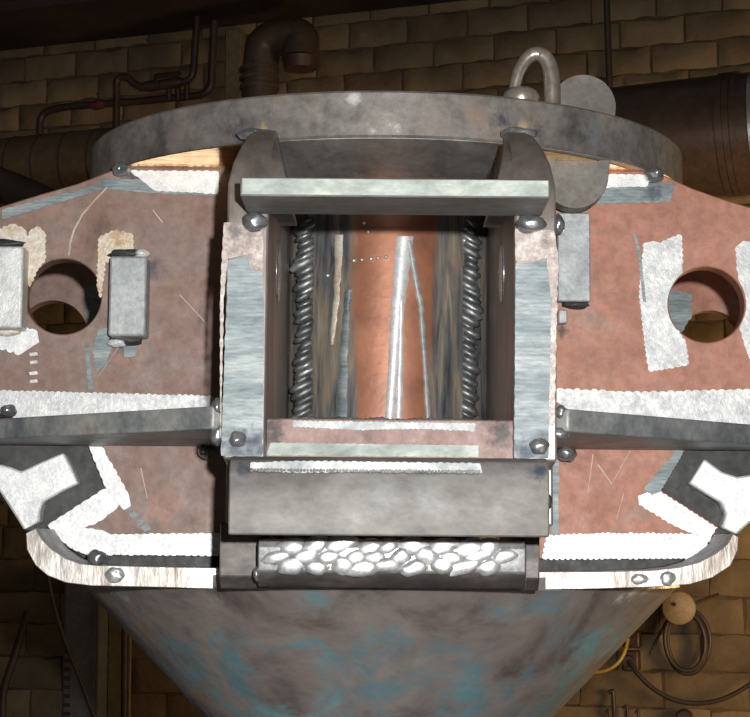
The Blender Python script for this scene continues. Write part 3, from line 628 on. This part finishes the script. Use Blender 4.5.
# ------------------------------------------------------------------ lifting eye on top of the ring
p0 = P(521, 99, -.068); eb = Vector((p0.x, p0.y, ZR1 - .001))
E = thing('lifting_eye', 'polished steel lifting eye bolt standing on top of the ring', 'eye bolt', eb)
zc_ = Zp(93, -.068)
obj('collar', lathe([(0.0001, ZR1 + .0025), (.016, ZR1 + .0025), (.019, zc_ - .006), (.017, zc_), (.012, zc_ + .004), (0.0001, zc_ + .005)], p0.x, p0.y, 32, closed=False), 'eye', E, smooth=60)
e = [P(x, y, -.068) for x, y in ((514, 96), (515, 84), (520, 68), (528, 57), (536, 53), (544, 56), (550, 66), (552, 80), (552, 94))]
e.append(Vector((e[-1].x, e[-1].y, ZR1 + .001)))
obj('eye_loop', sweep(smooth_path(e, .02, 4), [.0055 + .003 * min(1, i / 30) for i in range(len(smooth_path(e, .02, 4)))], 14), 'eye', E, smooth=80)

# ------------------------------------------------------------------ things on and along the wall
# steel beam under the ceiling
def wl(v): return WO + WD * v[0] - WN * v[1] + Vector((0, 0, v[2]))
def wall_prism(prof, s0, s1):             # profile (distance in front of the wall, z) along the wall
    bm = bmesh.new(); A, B = [], []
    for d_, z_ in prof: A.append(bm.verts.new(WO + WD * s0 + WN * d_ + Vector((0, 0, z_)))); B.append(bm.verts.new(WO + WD * s1 + WN * d_ + Vector((0, 0, z_))))
    n = len(prof)
    for i in range(n): bm.faces.new((A[i], A[(i + 1) % n], B[(i + 1) % n], B[i]))
    bmesh.ops.triangle_fill(bm, use_beauty=True, edges=[bm.edges.get((A[i], A[(i + 1) % n])) for i in range(n)])
    bmesh.ops.triangle_fill(bm, use_beauty=True, edges=[bm.edges.get((B[i], B[(i + 1) % n])) for i in range(n)])
    return bm
zbm = PW(0, 51, .02).z
bm = wall_prism([(.02, zbm), (.42, zbm), (.42, zbm + .03), (.24, zbm + .04), (.24, zbm + .36), (.42, zbm + .37), (.42, zbm + .40), (.02, zbm + .40), (.02, zbm + .37), (.2, zbm + .36), (.2, zbm + .04), (.02, zbm + .03)], -4.6, 3.4)
tag(obj('roof_beam', bm, 'beam', smooth=30), 'dark steel beam running along the top of the brick wall', 'beam')

def pipe_thing(name, pts, r, mat, label, cat, rad=.04, n=14):
    return tag(obj(name, sweep(smooth_path(pts, rad), r, n), mat, smooth=60), label, cat)
k = 5.5 / 1800                              # metres per pixel near the wall
# big glossy pipe on the right
ax0, ax1 = PW(560, 153, .45), PW(830, 124, .45)
bp = thing('steam_pipe', 'thick dark brown glossy pipe at right behind the ring', 'pipe', ax0.lerp(ax1, .5))
dr = (ax1 - ax0).normalized()
rad = .165
obj('pipe_shell', sweep([ax0, ax0 + (ax1 - ax0) * .665], rad, 40), 'pipe', bp, smooth=60)
obj('pipe_shell', sweep([ax0 + (ax1 - ax0) * .68, ax1], rad * .985, 40), 'pipe', bp, smooth=60)
for u in (.62, .648, .668): q = ax0 + (ax1 - ax0) * u; obj('clamp_band', sweep([q, q + dr * .018], rad * 1.025, 40), 'pipe', bp, smooth=60)
q = ax0 + (ax1 - ax0) * .735; obj('polished_sleeve', sweep([q, q + dr * .10], rad * 1.005, 40), 'chrome', bp, smooth=60, label='polished metal sleeve')
# lagged pipe on the left
ax0, ax1 = PW(-60, 178, .4), PW(190, 155, .4)
lp = thing('lagged_pipe', 'olive brown lagged pipe with narrow bands at left behind the side plate', 'pipe', ax0.lerp(ax1, .5))
obj('lagging', sweep([ax0, ax1], .108, 36), 'lagging', lp, smooth=60)
dr = (ax1 - ax0).normalized()
for u in (.33, .44, .55, .66):
    q = ax0 + (ax1 - ax0) * u; obj('strap_band', sweep([q, q + dr * .006], .1095, 36), 'darkpipe', lp, smooth=60)
tag(obj('slanting_pipe', sweep([PW(-40, 168, .62), PW(30, 196, .60), PW(110, 232, .58)], .05, 20), 'beam', smooth=60), 'black slanting pipe crossing below the lagged pipe', 'pipe')
# thin pipes with valve
def up_to_beam(px, off): q = PW(px, 60, off); q.z = zbm - .002; return q
vp = PW(116, 150, .16)
V = thing('valve_pipes', 'two thin dark pipes with a lever valve bending up to the beam', 'pipes', vp)
wp_ = obj('pipe_run', sweep(smooth_path([PW(40, 150, .10), PW(40, 113, .10), PW(62, 107, .10), PW(140, 101, .10), PW(211, 94, .10), up_to_beam(214, .10)], .05), .0125, 14), 'darkpipe', V, smooth=60)
obj('pipe_run', sweep(smooth_path([vp, PW(117, 78, .16), PW(127, 76, .16), PW(138, 87, .16), PW(160, 85, .16), PW(193, 80, .16), up_to_beam(197, .16)], .035), .0115, 14), 'darkpipe', V, smooth=60)
obj('valve_body', sweep([PW(140, 87, .16), PW(150, 86, .16), PW(160, 85, .16), PW(178, 82, .16), PW(182, 82, .16)], [.012, .018, .016, .019, .013], 16), 'darkpipe', V, smooth=60)
obj('valve_lever', sweep([PW(156, 84, .185), PW(156, 76, .20), PW(180, 73, .20)], [.006, .007, .007], 10), 'beam', V, smooth=60)
for px in (169, 178, 187): obj('pipe_clip', sweep([PW(px, 82, .13), PW(px, 99, .11)], .009, 10), 'darkpipe', V, smooth=60)
obj('pipe_union', sweep([PW(92, 105, .10), PW(96, 105, .10), PW(101, 104, .10), PW(105, 104, .10)], [.0125, .017, .017, .0125], 16), 'redvalve', V, smooth=60, label='dark red pipe union')
# flanged elbow duct
d0 = PW(259, 150, .26)
D = thing('elbow_duct', 'brown flanged duct bending over below the roof beam', 'duct', d0)
obj('duct_pipe', sweep(smooth_path([d0, PW(260, 75, .26), PW(263, 42, .26), PW(285, 34, .26), PW(302, 36, .26), PW(301, 60, .28)], .13, 8), .056, 28), 'duct', D, smooth=60)
for y in (70, 79, 88): q = PW(259.5, y, .26); obj('duct_flange', sweep([q - Vector((0, 0, .006)), q + Vector((0, 0, .006))], .062, 28), 'duct', D, smooth=60)
q = PW(301, 58, .28); obj('duct_mouth', sweep([q, q - Vector((0, 0, .035))], [.056, .048], 28), 'darkpipe', D, smooth=60)
# pale channel and thin conduit
def wall_slab(px0, px1, py0, py1, d0_, d1_):
    a, b = PW(px0, py1, d1_), PW(px1, py0, d1_)
    s0, s1 = (a - WO).dot(WD), (b - WO).dot(WD)
    return wall_prism([(d0_, a.z), (d1_, a.z), (d1_, b.z), (d0_, b.z)], s0, s1)
tag(obj('cable_channel', wall_slab(224, 241, 28, 150, .012, .05), 'channel', bevel=.004), 'pale olive upright channel on the wall beside the elbow duct', 'channel')
tag(obj('conduit', sweep([PW(606, -20, .03), PW(608, 40, .03), PW(612, 150, .03)], .010, 10), 'duct', smooth=60), 'thin brown conduit running up the wall above the thick pipe', 'conduit')

# lower left corner
tag(obj('slanting_bar', sweep(smooth_path([PW(27, 612, .25), PW(14, 660, .25), PW(3, 690, .25), PW(1, 780, .25)], .06), .012, 12), 'beam', smooth=60), 'black slanting bar bent upright at the lower left edge', 'bar')
tag(obj('hanging_cable', sweep(smooth_path([PW(45, 555, .3), PW(50, 590, .3), PW(62, 635, .3), PW(80, 680, .3), PW(104, 740, .3)], .1), .0065, 10), 'cable', smooth=60), 'thin black cable hanging in front of the grey cabinet', 'cable')
a, b = PW(62, 717, .12), PW(120, 590, .12)
s0, s1 = (a - WO).dot(WD), (b - WO).dot(WD)
cb = thing('steel_cabinet', 'dark grey steel cabinet against the brick wall at lower left', 'cabinet', WO + WD * ((s0 + s1) / 2) + WN * .1 + Vector((0, 0, FLOOR)))
obj('cabinet_body', wall_prism([(.03, FLOOR), (.12, FLOOR), (.12, b.z + .06), (.03, b.z + .06)], s0, s0 + (s1 - s0) * .58), 'cabinet', cb, bevel=.01)
obj('cabinet_side_panel', wall_prism([(.03, FLOOR), (.04, FLOOR), (.04, b.z + .06), (.03, b.z + .06)], s0 + (s1 - s0) * .58, s1), 'channel', cb, bevel=.006)
for i in range(9):
    zz = PW(64, 655 + 9 * i, .2).z
    obj('louvre', wall_prism([(.118, zz), (.127, zz), (.127, zz + .012), (.118, zz + .012)], s0 + .008, s0 + .03), 'beam', cb)
tag(obj('upright_pole', sweep([Vector((PW(125, 700, .16).x, PW(125, 700, .16).y, FLOOR)), PW(125, 600, .16)], .011, 12), 'beam', smooth=60), 'dark upright pole right beside the grey cabinet', 'pole')

# lower right corner: coil on a peg, sockets, cables and hooks
pc = PW(679, 608, .10)
pg = thing('wall_peg', 'round wooden peg disc holding the black cable coil', 'peg', pc)
dd = WN
obj('peg_disc', sweep([pc - dd * .012, pc - dd * .006, pc + dd * .010, pc + dd * .014], [.044, .048, .048, .044], 28), 'wood', pg, smooth=50)
obj('peg_shaft', sweep([pc - dd * .012, pc - dd * .092], .016, 12), 'beam', pg, smooth=50)
q = PW(675, 604, .1) + dd * .012; obj('bolt_head', sweep([q, q + dd * .006], .006, 10), 'beam', pg, smooth=50)
def loop(cx, cy, rx, ry, off, tilt=0, n=40):
    out = []
    for i in range(n):
        a_ = 2 * PI * i / n; x = rx * math.cos(a_); y = ry * math.sin(a_)
        out.append(PW(cx + x * math.cos(tilt) - y * math.sin(tilt), cy + x * math.sin(tilt) + y * math.cos(tilt), off))
    return out
cc = PW(686, 674, .06)
co = thing('cable_coil', 'black cable coiled in loops hanging from the wooden peg', 'cable coil', cc)
for cx, cy, rx, ry, off, tl in ((686, 642, 20, 32, .07, -.10), (687, 643, 19, 31, .055, -.14), (688, 640, 22, 31, .04, -.08), (685, 641, 20, 30, .085, -.12)):
    obj('cable_loop', sweep(loop(cx, cy, rx, ry, off, tl), .0062, 10, closed=True), 'cable', co, smooth=80)
obj('cable_end', sweep(smooth_path([PW(650, 655, .06), PW(656, 641, .06), PW(668, 618, .07)], .03), .004, 8), 'cable', co, smooth=80)
obj('cable_end', sweep(smooth_path([PW(690, 606, .07), PW(704, 599, .06), PW(719, 594, .06)], .03), .004, 8), 'cable', co, smooth=80)
def socket(px, py, label, hh=13):
    s = thing('wall_socket', label, 'socket', PW(px, py + hh, .02))
    obj('socket_box', wall_slab(px - 8, px + 8, py - hh, py + hh, .008, .05), 'darkpipe', s, bevel=.005)
    q = PW(px - 1, py, .05); obj('socket_inlet', sweep([q - WN * .005, q + WN * .022], [.019, .016], 16), 'cable', s, smooth=50)
socket(631, 640, 'small dark wall socket with the yellow cable', 8); socket(630, 661, 'small dark wall socket with the long drooping black cable', 10)
tag(obj('yellow_cable', sweep(smooth_path([PW(628, 639, .07), PW(625, 652, .09), PW(618, 664, .10), PW(606, 671, .10), PW(585, 674, .10)], .06), .0055, 10), 'yellow', smooth=80), 'short yellowish cable curving from the upper socket behind the cone', 'cable')
tag(obj('drooping_cable', sweep(smooth_path([PW(629, 661, .07), PW(636, 672, .09), PW(650, 687, .09), PW(668, 698, .09), PW(690, 704, .09), PW(715, 702, .09), PW(735, 694, .09), PW(752, 683, .09), PW(790, 660, .09)], .12), .0068, 10), 'cable', smooth=80), 'long black cable drooping along the wall at lower right', 'cable')
for i, (px, py, hk, lb) in enumerate(((613, 690, -5, 'thick iron hook rod, tallest of the rods at the bottom of the wall'), (627, 705, -5, 'short iron hook rod in the middle of the rods'), (609, 709, -3, 'thin iron rod leftmost of the rods at the bottom'), (638, 710, -2, 'thin iron rod rightmost of the rods at the bottom'))):
    tag(obj('hook_rod', sweep(smooth_path([PW(px + hk, py + 3, .04), PW(px, py, .04), PW(px + 1, py + 20, .04), PW(px + 1, py + 45, .03)], .01), .0065 if i == 0 else .0045, 8), 'cable', smooth=60), lb, 'rod', 'iron rods on the wall')
kq = PW(686, 716, .03)
tag(obj('push_button_box', sweep([kq - WN * .02, kq, kq + WN * .03, kq + WN * .05], [.014, .02, .024, .017], 20), 'cable', smooth=50), 'small black round fitting on the wall under the drooping cable', 'fitting')
